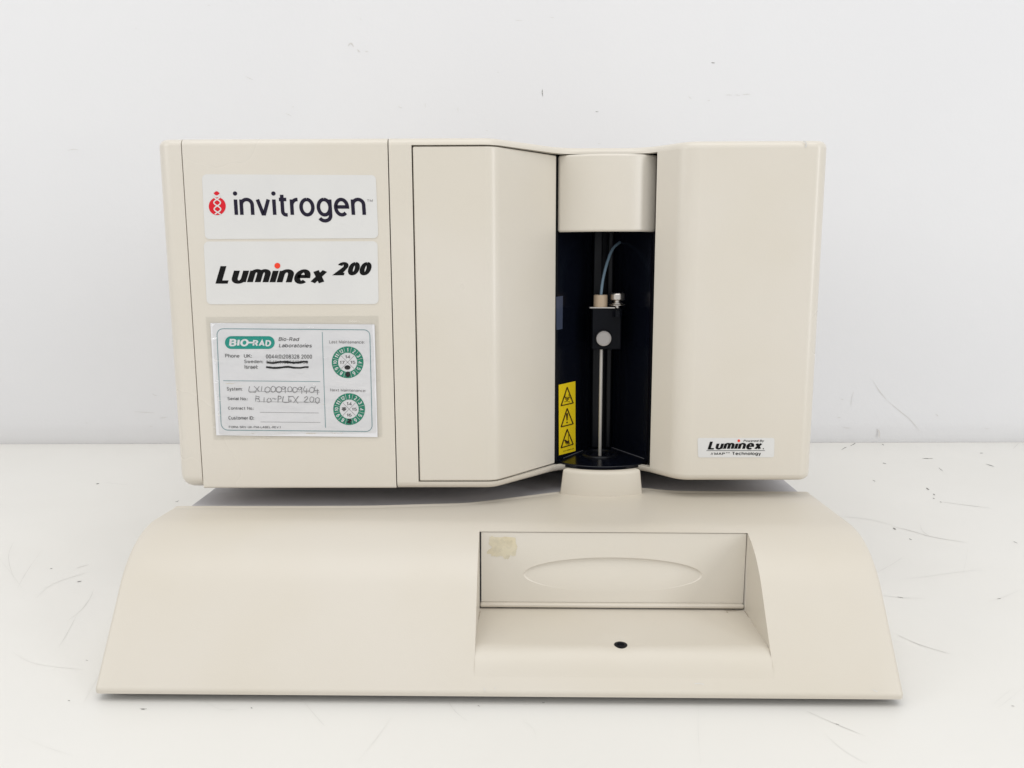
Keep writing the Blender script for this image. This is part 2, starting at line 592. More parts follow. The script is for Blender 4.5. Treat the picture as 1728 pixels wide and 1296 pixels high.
# ================================================================== SETTING
# table top and wall behind it
tb = mesh('table', [(-1.7, -.6, 0), (1.7, -.6, 0), (1.7, 1.25, 0), (-1.7, 1.25, 0),
                    (-1.7, -.6, -.03), (1.7, -.6, -.03), (1.7, 1.25, -.03), (-1.7, 1.25, -.03)],
          [(0, 1, 2, 3), (7, 6, 5, 4), (0, 4, 5, 1), (1, 5, 6, 2), (2, 6, 7, 3), (3, 7, 4, 0)])
table = structure(link('table', tb, 'table', sharp=30))

WA, WB = Vector((-.5496, 1.0698, 0)), Vector((.5221, 1.1023, 0))
wd_ = (WB - WA).normalized()
wn_ = Vector((wd_.y, -wd_.x, 0))          # towards the camera
prof = [(0, .001)]
for k in range(9):
    t = k / 8 * radians(70)
    prof.append((.013 * sin(t) / sin(radians(70)), .001 + .028 * (1 - cos(t)) / (1 - cos(radians(70)))))
prof = [(.0065, .0001), (.0078, .003), (.0095, .008), (.0105, .014), (.012, .021), (.0127, .030), (.013, .045), (.013, 1.5)]
V, F = [], []
for off, z in prof:
    for s_ in (-1.8, 1.8):
        V.append(WA.lerp(WB, .5) + wd_ * s_ + wn_ * off + Vector((0, 0, z)))
for j in range(len(prof) - 1):
    F.append((2 * j, 2 * j + 1, 2 * j + 3, 2 * j + 2))
b0 = len(V)
V += [WA.lerp(WB, .5) + wd_ * s_ - wn_ * .06 + Vector((0, 0, z)) for z in (.0005, 1.5) for s_ in (-1.8, 1.8)]
t0 = 2 * (len(prof) - 1)
F += [(b0, b0 + 1, b0 + 3, b0 + 2), (t0, t0 + 1, b0 + 3, b0 + 2)]
wall = structure(link('wall', mesh('wall', V, F), 'wall', sharp=40))

# ================================================================== BASE UNIT
BX0, BX1 = -.2416, .2200
base = Thing('base_unit', (-.011, .72, 0), 0,
             'wide cream sloped base unit with a recessed drawer slot, lying under the analyzer', 'base unit')
SL, SR = -.0243, .1471                     # slot sides
SY = .4880                                 # slot back (drawer face)
ZR = .0796
# side profile from the front foot of the cover to where the flat top begins
pp = fillet([(.4194, .0052, 0), (.4190, .0080, .003), (.4731, .0812, .060), (.5200, .0806, 0)], closed=False, nseg=14)
pp = [(y, z, nx, nz) for (y, z, nx, nz) in pp][:-1]


def prof_at_y(y):
    for a, b in zip(pp, pp[1:]):
        if a[0] <= y <= b[0] and b[0] > a[0]:
            t = (y - a[0]) / (b[0] - a[0])
            return tuple(a[i] + (b[i] - a[i]) * t for i in range(4))


# extra rows on the straight slope and at the slot ends
ys = sorted(set([round(p[0], 6) for p in pp[8:]]))
Y_END = .4240                              # where the slot floor runs out into the front slope
rows = [pp[0]] + [p for p in pp[1:] if p[0] < Y_END - .0003]
extra = [Y_END] + [Y_END + (.4540 - Y_END) * k / 9 for k in range(1, 9)] + [p[0] for p in pp if p[0] > .453 and abs(p[0] - SY) > .0008] + [SY]
rows += [prof_at_y(y) for y in sorted(extra) if prof_at_y(y)]
J0 = min(range(len(rows)), key=lambda j: abs(rows[j][0] - Y_END))
J1 = min(range(len(rows)), key=lambda j: abs(rows[j][0] - SY))

rimpts = [(-.250, .5362), (-.11, .5392), (-.065, .5440), (-.036, .5475), (-.018, .5545), (.0117, .5677), (.0319, .5770), (.050, .5850),
          (.075, .5885), (.0957, .5878), (.1064, .5840), (.119, .5806), (.1458, .5800), (.230, .5800)]


def rim_y(x):
    for (a, ya), (b, yb) in zip(rimpts, rimpts[1:]):
        if a <= x <= b:
            t = (x - a) / (b - a)
            i = rimpts.index((a, ya))
            m0 = (yb - rimpts[max(i - 1, 0)][1]) / (b - rimpts[max(i - 1, 0)][0])
            j = min(i + 2, len(rimpts) - 1)
            m1 = (rimpts[j][1] - ya) / (rimpts[j][0] - a)
            h = b - a
            return ((2 * t ** 3 - 3 * t * t + 1) * ya + (t ** 3 - 2 * t * t + t) * h * m0
                    + (-2 * t ** 3 + 3 * t * t) * yb + (t ** 3 - t * t) * h * m1)


ER = .0035
cols = [(BX0 + ER * (1 - cos(k / 5 * pi / 2)), ER * (1 - sin(k / 5 * pi / 2))) for k in range(6)]
cols += [(x, 0) for x in [BX0 + ER + (SL - BX0 - ER) * k / 22 for k in range(1, 23)]]
iL = len(cols) - 1
cols += [(SL + (SR - SL) * k / 26, 0) for k in range(1, 27)]
iR = len(cols) - 1
cols += [(SR + (BX1 - ER - SR) * k / 8, 0) for k in range(1, 9)]
cols += [(BX1 - ER * (1 - cos(k / 5 * pi / 2)), ER * (1 - sin(k / 5 * pi / 2))) for k in range(4, -1, -1)]

V, F = [], []
grid = []
y_last, z_last = rows[-1][0], rows[-1][1]
for (x, ins) in cols:
    c = []
    ry = rim_y(x)
    col = [(y - 0 * ins, z, ny, nz) for (y, z, ny, nz) in rows]
    for k in range(1, 7):
        t = k / 6
        y = y_last + (ry - .0075 - y_last) * t
        col.append((y, z_last + (ZR - z_last) * t, 0, -1))
    col += [(ry - .0055, ZR - .0003, 0, -1), (ry - .0035, ZR - .0005, 0, -1), (ry - .0016, ZR + .0001, 0, -1), (ry - .0005, ZR, 0, -1),
            (ry, ZR - .0006, 0, -1), (ry, ZR - .006, 0, -1)]
    for j, (y, z, ny, nz) in enumerate(col):
        # inward normal of a profile running front to back is (down/back)
        n_ = Vector((abs(ny), -abs(nz))) if j < len(rows) else Vector((0, -1))
        if j <= 1:
            n_ = Vector((1, 0))
        c.append(len(V))
        V.append((x, y + n_.x * ins, z + n_.y * ins))
    grid.append(c)
NJ = len(grid[0])
for i in range(len(cols) - 1):
    for j in range(NJ - 1):
        if iL <= i < iR and J0 <= j < J1:
            continue
        F.append((grid[i][j], grid[i + 1][j], grid[i + 1][j + 1], grid[i][j + 1]))
# turned-in bottom edge
bot = []
for i, (x, ins) in enumerate(cols):
    bot.append(len(V))
    V.append((x, V[grid[i][0]][1] + .003, .0052))
for i in range(len(cols) - 1):
    F.append((grid[i][0], bot[i], bot[i + 1], grid[i + 1][0]))
# outer side walls
for i in (0, len(cols) - 1):
    low = []
    for j in range(NJ):
        low.append(len(V))
        V.append((V[grid[i][j]][0], V[grid[i][j]][1], .0052))
    for j in range(1, NJ - 1):
        F.append((grid[i][j], grid[i][j + 1], low[j + 1], low[j]))


# slot floor
def floor_z(y):
    if y >= .4380:
        return .0274
    p0, p1, p2 = (.4380, .0274), (.4312, .0275), (Y_END, prof_at_y(Y_END)[1])
    lo, hi = 0., 1.
    for _ in range(40):
        t = (lo + hi) / 2
        yy = (1 - t) ** 2 * p0[0] + 2 * t * (1 - t) * p1[0] + t * t * p2[0]
        if yy > y:
            lo = t
        else:
            hi = t
    return (1 - t) ** 2 * p0[1] + 2 * t * (1 - t) * p1[1] + t * t * p2[1]


for i in (iL, iR):
    x = cols[i][0]
    lo = []
    for j in range(J0, J1 + 1):
        lo.append(len(V))
        y = rows[j][0]
        V.append((x, y, floor_z(y)))
    for k in range(J1 - J0):
        F.append((grid[i][J0 + k], grid[i][J0 + k + 1], lo[k + 1], lo[k]))
    # short return behind the slot edge
    a = len(V)
    V += [(x, SY + .004, floor_z(SY)), (x, SY + .004, rows[J1][1])]
    F.append((lo[-1], grid[i][J1], a + 1, a))
# return under the slot's upper edge
a = len(V)
V += [(SL, SY, rows[J1][1]), (SR, SY, rows[J1][1]), (SR, SY + .004, rows[J1][1] - .0002), (SL, SY + .004, rows[J1][1] - .0002)]
F.append((a, a + 1, a + 2, a + 3))
# floor sheet with a round screw hole
HX, HY, HR = .0612, .4396, .0039


def rect_around(x0, x1, y0, y1, cx, cy, a, b, rings, nang=72):
    angs = [2 * pi * k / nang for k in range(nang)]
    for X in (x0, x1):
        for Y in (y0, y1):
            angs.append(atan2(Y - cy, X - cx) % (2 * pi))
    angs = sorted(angs)
    out = []
    for t in angs:
        dx, dy = cos(t), sin(t)
        k = 1e9
        if dx > 1e-9: k = min(k, (x1 - cx) / dx)
        if dx < -1e-9: k = min(k, (x0 - cx) / dx)
        if dy > 1e-9: k = min(k, (y1 - cy) / dy)
        if dy < -1e-9: k = min(k, (y0 - cy) / dy)
        e = 1 / sqrt((dx / a) ** 2 + (dy / b) ** 2)
        out.append([(cx + dx * (e + (k - e) * s), cy + dy * (e + (k - e) * s)) for s in rings])
    return out


pol = rect_around(SL, SR, Y_END, SY, HX, HY, HR, HR, [0, .02, .05, .1, .15, .2, .27, .34, .42, .5, .6, .7, .8, .9, 1], 120)
ids = []
for spoke in pol:
    c = []
    for k, (x, y) in enumerate(spoke):
        c.append(len(V))
        z = floor_z(y)
        d = sqrt((x - HX) ** 2 + (y - HY) ** 2)
        z -= .0006 * max(0, 1 - (d - HR) / .008) if d < HR + .008 else 0
        V.append((x, y, z))
    # down into the hole
    x, y = spoke[0]
    c.insert(0, len(V))
    V.append((x, y, floor_z(HY) - .006))
    ids.append(c)
n = len(ids)
for i in range(n):
    for k in range(len(ids[0]) - 1):
        F.append((ids[i][k], ids[i][k + 1], ids[(i + 1) % n][k + 1], ids[(i + 1) % n][k]))
cover = link('cover', mesh('cover', V, F, weld=2e-6), 'cream_base', base, sharp=38)

link('dark_hole_plug', lathe('dark_hole_plug', [(.0039, 0), (.0039, .0012), (.0022, .0014), (.0018, .0006), (.0002, .0006)],
                    (HX, HY, floor_z(HY) - .0016), n=24), 'black_matte', base)  # black plug added so the hole looks filled with deep shade
# sill under the drawer
link('sill', box('sill', (SL + .0004, SY - .0022, .0284), (SR - .0004, SY + .004, .0311)), 'cream_base', base, bevel=.0011, bseg=4)
# drawer face with a shallow oval finger dish
DX0, DX1, DZ0, DZ1, DY = SL + .0011, SR - .0005, .0313, rows[J1][1] - .0006, SY + .0007
ocx, ocz, oa, ob_ = .0617, .0501, .0577, .0117
V, F, ids = [], [], []
for spoke in rect_around(DX0, DX1, DZ0, DZ1, ocx, ocz, oa, ob_, [0, .012, .1, .5, 1], 360):
    c = []
    x, z = spoke[0]
    RD = sqrt((x - ocx) ** 2 + (z - ocz) ** 2)
    for k in range(14):
        rho = [0, .2, .4, .6, .75, .85, .9, .94, .955, .97, .98, .99, .995, 1][k]
        X, Z = ocx + (x - ocx) * rho, ocz + (z - ocz) * rho
        dep = .0030 * max(0, (1 + (Z - ocz) / ob_) / 2) ** 1.8 * min(1, (1 - rho) * RD / .0009) ** .7
        c.append(len(V))
        V.append((X, DY + dep, Z))
    for X, Z in spoke[1:]:
        c.append(len(V))
        V.append((X, DY, Z))
    c.append(len(V))
    V.append((spoke[-1][0], DY + .004, spoke[-1][1]))
    ids.append(c)
n = len(ids)
for i in range(n):
    for k in range(len(ids[0]) - 1):
        F.append((ids[i][k], ids[i][k + 1], ids[(i + 1) % n][k + 1], ids[(i + 1) % n][k]))
drawer = link('drawer_front', mesh('drawer_front', V, F, weld=1e-6), 'cream_drawer', base, sharp=9)
# glue stain on the drawer
random.seed(3)
gp = Print(lambda u, v, l: at_y(u, v, DY - l), .0002)
pts = []
for k in range(96):
    t = 2 * pi * k / 96
    sq = 1 / max(abs(cos(t)), abs(sin(t))) ** .7
    rg = 1 if (cos(t) < .6 and sin(t) > -.8) else .2
    f = sq * (1 + rg * (.13 * sin(5 * t + 1) + .10 * sin(9 * t + 2) + random.uniform(-.07, .07)))
    pts.append((849 + 23 * f * cos(t), 923 + 17 * f * sin(t)))
gp.poly(pts)
gp.build('glue_stain', 'glue', base, drawer)
# metal deck carrying the analyzer, feet
link('deck', box('deck', (-.2342, .498, .004), (.2155, 1.0, .0762)), 'plate', base, bevel=.001)
for x in (-.20, .18):
    for y in (.53, .95):
        link('foot', lathe('foot', [(.012, 0), (.013, .001), (.013, .0045)], (x, y, 0), n=20), 'rubber', base)
# raised collar under the probe bay
V, F = [], []
nk = 28
cx_, R0 = .0622, .0545
ringsn = [(.0785, 0.0, .0312), (.0800, -.0, .0310), (.0955, .0008, .0293), (.0972, .0012, .0290), (.0982, .0024, .0282), (.0983, .0070, .0250), (.0960, .0078, .0245), (.0780, .0082, .0245)]
for z, ind, hw in ringsn:
    for k in range(nk + 1):
        x = -hw + 2 * hw * k / nk
        yy = .5630 + R0 - sqrt(R0 ** 2 - x ** 2) + ind
        V.append((cx_ + x, yy, z))
nr = nk + 1
for j in range(len(ringsn) - 1):
    for k in range(nk):
        F.append((j * nr + k, j * nr + k + 1, (j + 1) * nr + k + 1, (j + 1) * nr + k))
F.append(tuple(j * nr for j in range(len(ringsn))))
F.append(tuple(j * nr + nk for j in range(len(ringsn)))[::-1])
link('collar', mesh('collar', V, F), 'cream_base', base, sharp=50, bevel=.0012)
# ================================================================== ANALYZER
ROLLB = -.0062
AS = 1.053                                 # enlarges analyzer and card about the camera position
AZ = (1 - AS) * .25                        # vertical shift that puts the centre of that scaling at the camera
ana = Thing('analyzer', (-.145, .760, .0994), ROLLB,
            'cream benchtop laboratory analyzer with a dark probe bay, standing on the sloped base', 'analyzer', size=AS, place=(-.145 * AS, .760 * AS, .0994 * AS + AZ))  # base position moved out from the camera by the same scale
FY = .5126                                # left front plane
RY = .5305                                # right front plane
AX0, SEAM1, SEAM2, AX1 = -.2278, -.2103, -.0806, .2024
BACK = .980
Z0, Z1 = .0992, .3258


def ring_from(pts, sharp_n):
    r = fillet(pts)
    out = []
    for q in r:
        key = (round(q[0], 5), round(q[1], 5))
        out.append((q[0], q[1], *sharp_n[key]) if key in sharp_n else q)
    return out


G = .00035
# left side cover
x0, x1 = AX0, SEAM1 - G
r = ring_from([(x0, FY + .0004, .0105), (x1, FY + .0004, 0), (x1, BACK, 0), (x0, BACK, .01)],
              {(round(x1, 5), round(FY + .0004, 5)): (0, 1), (round(x1, 5), BACK): (0, -1)})
link('side_cover', sweep_solid('side_cover', r, Z0 + .0002, Z1, .0085, .0045), 'cream', ana, wn=True, sharp=40, bevel=.0005)
# front panel carrying the labels
x0, x1 = SEAM1 + G, SEAM2 - G
r = ring_from([(x0, FY, 0), (x1, FY, 0), (x1, BACK, 0), (x0, BACK, 0)],
              {(round(x0, 5), FY): (0, 1), (round(x1, 5), FY): (0, 1), (round(x0, 5), BACK): (0, -1), (round(x1, 5), BACK): (0, -1)})
front = link('front_panel', sweep_solid('front_panel', r, Z0 + .0004, Z1, .0016, .0045), 'cream', ana, wn=True, sharp=40, bevel=.0005)
# main housing with the door and probe bay opening
x0 = SEAM2 + G
DOOR_L, BAY_R = -.0660, .0940
pts = [(x0, FY, 0), (DOOR_L, FY, 0), (-.0150, FY, .016), (.0320, .5595, .030), (.0860, .5595, .024), (.1105, RY, .018), (AX1, RY, .0095),
       (AX1, BACK, .01), (x0, BACK, 0)]
r = ring_from(pts, {(round(x0, 5), FY): (0, 1), (round(x0, 5), BACK): (0, -1)})
# find indices of the opening; add a vertex at the bay's right edge
idx = next(i for i in range(len(r) - 1) if r[i][0] < BAY_R <= r[i + 1][0] and r[i][1] < .6)
t = (BAY_R - r[idx][0]) / (r[idx + 1][0] - r[idx][0])
r.insert(idx + 1, tuple(r[idx][k] + (r[idx + 1][k] - r[idx][k]) * t for k in range(4)))
i1 = idx + 1
i0 = next(i for i, q in enumerate(r) if abs(q[0] - DOOR_L) < 1e-6 and q[1] < .6)
OZ0, OZ1 = .1039, .3212
link('housing', sweep_solid('housing', r, Z0, Z1, .0046, .0045, zrows=(OZ0, OZ1), open_i=(i0, i1), open_z=(OZ0, OZ1)),
     'cream', ana, solid=.0035, wn=True, sharp=40, bevel=.0004)
BAY_EDGE = (r[i1][0], r[i1][1])


def strip(pts, th, nseg=8):
    f = fillet(pts, closed=False, nseg=nseg)
    return [(q[0], q[1]) for q in f] + [(q[0] + q[2] * th, q[1] + q[3] * th) for q in f[::-1]]


# door
link('door', prism('door', strip([(DOOR_L + .0007, FY + .0004, 0), (-.0146, FY + .0004, .0135), (.0270, .5592, 0)], .004, 12), OZ0 + .0007, OZ1 - .0008),
     'cream', ana, sharp=40, bevel=.0009, wn=True)
# curved hood over the bay
hx0, hx1 = .0283, .0960
hc, hw, sag, hy = (hx0 + hx1) / 2, (hx1 - hx0) / 2, .0095, .5605
HRd = (hw * hw + sag * sag) / (2 * sag)
arcp = [(hc + hw * (2 * k / 28 - 1)) for k in range(29)]
outl = [(x, hy - sag + HRd - sqrt(HRd ** 2 - (x - hc) ** 2)) for x in arcp]
inn = [(x, y + .0035) for x, y in outl[::-1]]
link('bay_hood', prism('bay_hood', outl + inn, .2690, OZ1 - .0006), 'cream', ana, sharp=40, bevel=.0016, wn=True, bseg=3)

# dark bay: walls, floor, rails
BL0, BL1, BR1, BR0 = (.0285, .5640), (.0588, .6090), (.0718, .6095), (.0950, .5665)


def bay_wall(name, a, b, z0=.1030, z1=.3225, th=.002):
    a, b = Vector(a), Vector(b)
    d = (b - a).normalized()
    nn = Vector((-d.y, d.x)) * th
    return prism(name, [tuple(a), tuple(b), tuple(b + nn), tuple(a + nn)], z0, z1)


lw = link('bay_wall', bay_wall('bay_wall', BL0, BL1), 'black', ana, sharp=0)
link('bay_wall', bay_wall('bay_wall', BL1, BR1), 'black_matte', ana, sharp=0)
link('bay_wall', bay_wall('bay_wall', BR1, BR0), 'black', ana, sharp=0)
link('bay_ceiling', prism('bay_ceiling', [BL0, BL1, BR1, BR0], .3190, .3205), 'black_matte', ana, sharp=0)
# dark jamb beside the door's free edge
link('door_jamb', prism('door_jamb', [(.0240, .5640), (.0285, .5640), (.0288, .5665), (.0240, .5690)], OZ0 + .0005, OZ1 - .0005), 'black_matte', ana, sharp=0)
link('door_jamb', prism('door_jamb', [(.0937, .5560), (.0945, .5560), (.0960, .5700), (.0945, .5700)], OZ0 + .0005, .2690), 'black_matte', ana, sharp=0)
fl = []
for k in range(33):
    x = .0280 + (.0948 - .0280) * k / 32
    c_, h_ = (.0280 + .0948) / 2, (.0948 - .0280) / 2
    sg = .0168
    R_ = (h_ * h_ + sg * sg) / (2 * sg)
    fl.append((x, .5645 - sg + R_ - sqrt(R_ ** 2 - (x - c_) ** 2)))
link('bay_floor', prism('bay_floor', fl + [BR1, BL1], .1023, .1052), 'black', ana, sharp=30, bevel=.0006)
NX, NY = .0618, .5815
ringp = [(.0105, 0), (.0108, .0008), (.0130, .0009), (.0136, 0)]
V, F = [], []
n = 48
for rr_, h in ringp:
    for k in range(n):
        a = 2 * pi * k / n
        V.append((NX + rr_ * cos(a), NY + .003 + rr_ * sin(a), .1053 + h))
for j in range(3):
    for k in range(n):
        F.append((j * n + k, j * n + (k + 1) % n, (j + 1) * n + (k + 1) % n, (j + 1) * n + k))
link('floor_ring', mesh('floor_ring', V, F), 'rail', ana, sharp=50)
# dusty bead where the floor meets the walls
link('dust_line', tube_mesh('dust_line', [(.0300, .5668, .1054), (.0500, .5955, .1054)], .00025, 6), 'dust', ana)
link('dust_line', tube_mesh('dust_line', [(.0735, .6052, .1054), (.0930, .5695, .1054)], .00030, 6), 'dust', ana)
for xa, xb in ((.0572, .0640), (.0680, .0722)):
    link('guide_rail', box('guide_rail', (xa, .6030, .1053), (xb, .6075, .3150)), 'rail', ana, bevel=.0012, bseg=3)

# probe: holder block, fittings, needle, tubing
PB = ana.up((.0537, .577, .1866))
hx = PB.x
pz = PB.z
blk = link('probe_block', box('probe_block', (hx, .5760, pz), (hx + .0212, .5880, pz + .0300)), 'black_matte', ana, bevel=.0009)
link('block_arm', box('block_arm', (hx + .004, .5880, pz + .004), (hx + .016, .6040, pz + .024)), 'black_matte', ana, bevel=.0009)
link('clamp_plate', prism('clamp_plate', [(hx - .0018, .5765), (hx + .0160, .5745), (hx + .0170, .5860), (hx - .0018, .5860)], pz + .0301, pz + .0308), 'steel', ana, sharp=0)
link('tube_fitting', lathe('tube_fitting', [(.0047, 0), (.0050, .0003), (.0050, .0082), (.0046, .0088), (.0016, .0088)], (hx + .0062, .5800, pz + .0308), n=36), 'tan', ana)
sx, sy, sz = hx + .0184, .5800, pz + .0301
link('washer', lathe('washer', [(.0056, 0), (.0058, .0003), (.0058, .0007), (.0054, .0009)], (sx, sy, sz + .0018), n=36), 'steel', ana)
link('spacer', lathe('spacer', [(.0030, 0), (.0030, .0045)], (sx - .0005, sy - .0075, sz - .0060), n=24), 'black_matte', ana)
link('thumb_screw', lathe('thumb_screw', [(.0020, -.001), (.0020, .0026), (.0042, .0030), (.0042, .0036), (.0026, .0040), (.0024, .0052), (.0050, .0058), (.0053, .0064), (.0053, .0098),
                                          (.0050, .0104), (.0042, .0108), (.0010, .0108)], (sx, sy, sz), n=48), 'steel', ana, sharp=22)
K = ana.up((.0621, .577, .1952))
link('knob', lathe('knob', [(.0035, -.001), (.0035, .0008), (.0053, .001), (.0056, .0014), (.0056, .0042), (.0053, .0047), (.0047, .0048), (.0045, .0045), (.0003, .0045)],
                   (K.x - .0004, .5760, K.z), axis='Y', n=48), 'knob', ana, sharp=40)
nd = ana.up((.0606, .5800, .15))
link('needle', lathe('needle', [(.0009, .1040), (.0012, .1046), (.0012, pz + .001)], (nd.x + .0006, .5800, 0), n=20), 'needle', ana)
tp = [((1014, 500), .5800), ((1017.5, 472), .5815), ((1025, 442), .586), ((1034, 420), .592), ((1046, 409), .601), ((1056, 405), .616)]
link('sample_tube', tube_mesh('sample_tube', smooth_path([ana.up(at_y(p[0], p[1], y)) for p, y in tp], 8), .00105), 'tube', ana)


# ---- front labels
def on_front(yplane):
    def f(u, v, lift):
        return ana.up(at_y(u, v, yplane - lift))
    return f


FR = on_front(FY)
Z1S = lambda u, v: (250 + u * .26042, 210 + v * .26042)      # enlarged image crop of the labels to image pixels
lab = link('name_label', plate_mesh('name_label', rounded([(340.5, 294), (634, 295.5), (638.5, 402), (346, 403.5)], 8), FR, -.0002, .0003), 'label', ana, sharp=40)
p = Print(FR, .00042)
p.text('invitrogen', (396.0, 375.6), (618.6, 375.6), (392.6, 322.8), bold=.165, space=.09)
p.build('lettering', 'ink_navy', ana, lab)
p = Print(FR, .00042)
p.text('TM', (619.3, 340.5), (629, 340.5), (619.3, 336.0), bold=.16)
p.build('trade_mark', 'ink_mid', ana, lab)
p = Print(FR, .00042)
p.disc((366.6, 348.0), 14.3, 15.0, 56, rot=.1)


def lens(c, w_, h_, n=14):
    out = []
    for k in range(n):
        t = k / (n - 1)
        out.append((c[0] - w_ + 2 * w_ * t, c[1] - h_ * sin(pi * t)))
    for k in range(1, n - 1):
        t = 1 - k / (n - 1)
        out.append((c[0] - w_ + 2 * w_ * t, c[1] + h_ * sin(pi * t)))
    return out


p.poly(lens((365.5, 326.2), 5.2, 3.5))
p.build('emblem', 'ink_red', ana, lab)
p = Print(FR, .00055)
# pale double strand winding down through the red disc
A, B = [], []
for k in range(61):
    t = k / 60
    y = 330.2 + 31.5 * t
    ph = pi * (y - 331.0) / 10.9
    cxx = 365.8 + 1.6 * t
    A.append((cxx + 5.6 * cos(ph), y))
    B.append((cxx - 5.6 * cos(ph), y))
p.stroke(A, 2.0)
p.stroke(B, 2.0)
p.build('emblem_strand', 'label', ana, lab)

lab = link('model_label', plate_mesh('model_label', rounded([(343.5, 407.5), (637, 407), (639, 513), (349, 513.5)], 8), FR, -.0002, .0003), 'label', ana, sharp=40)
p = Print(FR, .00042)
p.text('Lum\u0131nex', (363.5, 478.6), (552.0, 479.4), (363.5, 449.0), bold=.32, shear=.25, space=.06, contrast=.64)
p.text('200', (560.5, 464.6), (627.0, 464.6), (560.5, 442.2), bold=.40, shear=.24, space=.03, contrast=.6)
p.build('lettering', 'ink_black', ana, lab)
p = Print(FR, .00050)
p.disc((468.0, 448.4), 4.9)
p.build('red_dot', 'ink_orange', ana, lab)

# ---- badge on the right front
RF = on_front(RY)
lab = link('badge', plate_mesh('badge', rounded([(1177, 739), (1307, 739), (1306.3, 771.8), (1178, 772)], 3.5), RF, -.0002, .00025), 'label', ana, sharp=40)
p = Print(RF, .00038)
p.text('Lum\u0131nex', (1194.0, 758.6), (1286.5, 758.6), (1194.0, 745.2), bold=.32, shear=.25, space=.06, contrast=.64)
p.text('Powered By', (1254.5, 746.6), (1289.5, 746.6), (1254.5, 742.1), bold=.17, shear=.22)
p.rtext('MAP', 1205.5, 763.2, 1223.5, 767.8, bold=.2)
p.rtext('TM', 1224.5, 763.0, 1231.5, 764.9, bold=.2)
p.rtext('Technology', 1236.0, 762.6, 1284.0, 769.2, bold=.18)
p.disc((1288.2, 757.2), 1.0)
p.build('lettering', 'ink_black', ana, lab)
p = Print(RF, .00038)
p.text('x', (1198.8, 767.6), (1204.2, 767.6), (1198.8, 763.8), shear=.3)
p.poly([(1192.5, 759.9), (1291, 759.9), (1290.4, 760.8), (1192, 760.8)])
p.build('underline', 'ink_grey', ana, lab)
p = Print(RF, .00042)
p.disc((1246.8, 743.8), 2.3)
p.build('red_dot', 'ink_orange', ana, lab)

# ---- yellow warning label on the bay's left wall
wa = Vector((BL0[0], BL0[1], .15))
wdv = Vector((BL1[0] - BL0[0], BL1[1] - BL0[1], 0)).normalized()
wnv = Vector((wdv.y, -wdv.x, 0))


def on_bay(u, v, lift):
    # intersect in the tilted frame
    n_ = Matrix.Rotation(ROLLB, 3, 'Y') @ wnv
    q = Matrix.Rotation(ROLLB, 3, 'Y') @ (wa + wnv * lift - ana.p) + ana.p
    return ana.up(at_plane(u, v, q, n_))


lab = link('warning_label', plate_mesh('warning_label', [(942.8, 649.5), (971.0, 643.2), (971.2, 761.0), (943.2, 768.4)], on_bay, -.0001, .0002), 'yellow', ana, sharp=0)
p = Print(on_bay, .0004)
ZS = lambda u, v: (930 + u * .12346, 630 + v * .12346)


def tri(A, B, C, wd):
    for a, b in ((A, B), (B, C), (C, A)):
        p.stroke([ZS(*a), ZS(*b)], wd)
    for a in (A, B, C):
        p.disc(ZS(*a), wd / 2, n=10)


tri((221, 192), (302, 405), (138, 443), 1.8)
tri((221, 482), (302, 690), (138, 732), 1.8)
tri((221, 765), (302, 968), (138, 1018), 1.8)
# exclamation mark
p.poly([ZS(205, 548), ZS(233, 543), ZS(226, 640), ZS(212, 643)])
p.disc(ZS(219, 671), 1.35, n=14)
# biohazard: three open horns round a ring
c = (220, 345)
for a in (0, 120, 240):
    ca = (c[0] + 34 * sin(radians(a)), c[1] - 34 * cos(radians(a)) * .95)
    st = []
    for k in range(17):
        t = radians(a) + radians(-140 + 280 * k / 16) + pi
        st.append(ZS(ca[0] + 29 * sin(t), ca[1] - 29 * cos(t)))
    p.stroke(st, .75, taper=False)
st = [ZS(c[0] + 21 * sin(2 * pi * k / 20), c[1] - 21 * cos(2 * pi * k / 20)) for k in range(21)]
p.stroke(st, .8)
p.disc(ZS(*c), 1.1, n=12)
# hand under a needle
p.stroke([ZS(238, 835), ZS(236, 955)], .7)
p.poly([ZS(178, 912), ZS(196, 905), ZS(222, 925), ZS(250, 915), ZS(252, 925), ZS(228, 948), ZS(200, 945)])
for a, b in (((205, 930), (198, 958)), ((215, 935), (218, 972)), ((228, 940), (238, 975)), ((236, 930), (255, 962))):
    p.stroke([ZS(*a), ZS(*b)], 1.3)
p.text('CN-40001-51', ZS(165, 1075), ZS(312, 1037), ZS(165, 1057), bold=.2)
p.build('warning_symbols', 'brown_ink', ana, lab)
p = Print(on_bay, .0003)
p.poly([(938.5, 501), (950, 499), (949.2, 555), (939, 557)])
p.build('blue_grey_panel', 'blue_grey', ana)  # flat blue-grey rectangle on the bay's left wall

link('gap_light_block', box('gap_light_block', (-.190, .606, .0872), (.166, .970, Z0 + .001)), 'black_matte', ana, sharp=0)  # unseen black block, added to keep light out of the gap below
# feet between the analyzer and the deck
for x, y in ((-.19, .65), (.165, .65), (-.19, .92), (.165, .92)):
    lift = ROLLB * (x + .145)
    link('foot', lathe('foot', [(.014, 0), (.015, .002), (.015, Z0 - .0848 - lift + .001)], (x, y, .0848 + lift), n=24), 'rubber', ana)

# ---- small chips on the housing's upper right corner
p = Print(RF, .0002)
p.stroke([(1355.5, 238.5), (1359.5, 240), (1360.5, 245), (1358.5, 249)], 2.2, smooth=3, jitter=.5)
p.build('paint_chip', 'scratch', ana)
p = Print(on_front(RY + .0012), .0002)
p.stroke([(1374.5, 241), (1376.5, 244.5), (1377.5, 249)], 1.8, smooth=3, jitter=.5)
p.build('paint_chip', 'scratch', ana)
# ================================================================== MAINTENANCE CARD
def card_map(u, v, lift):
    return at_y(u, v, FY - lift)


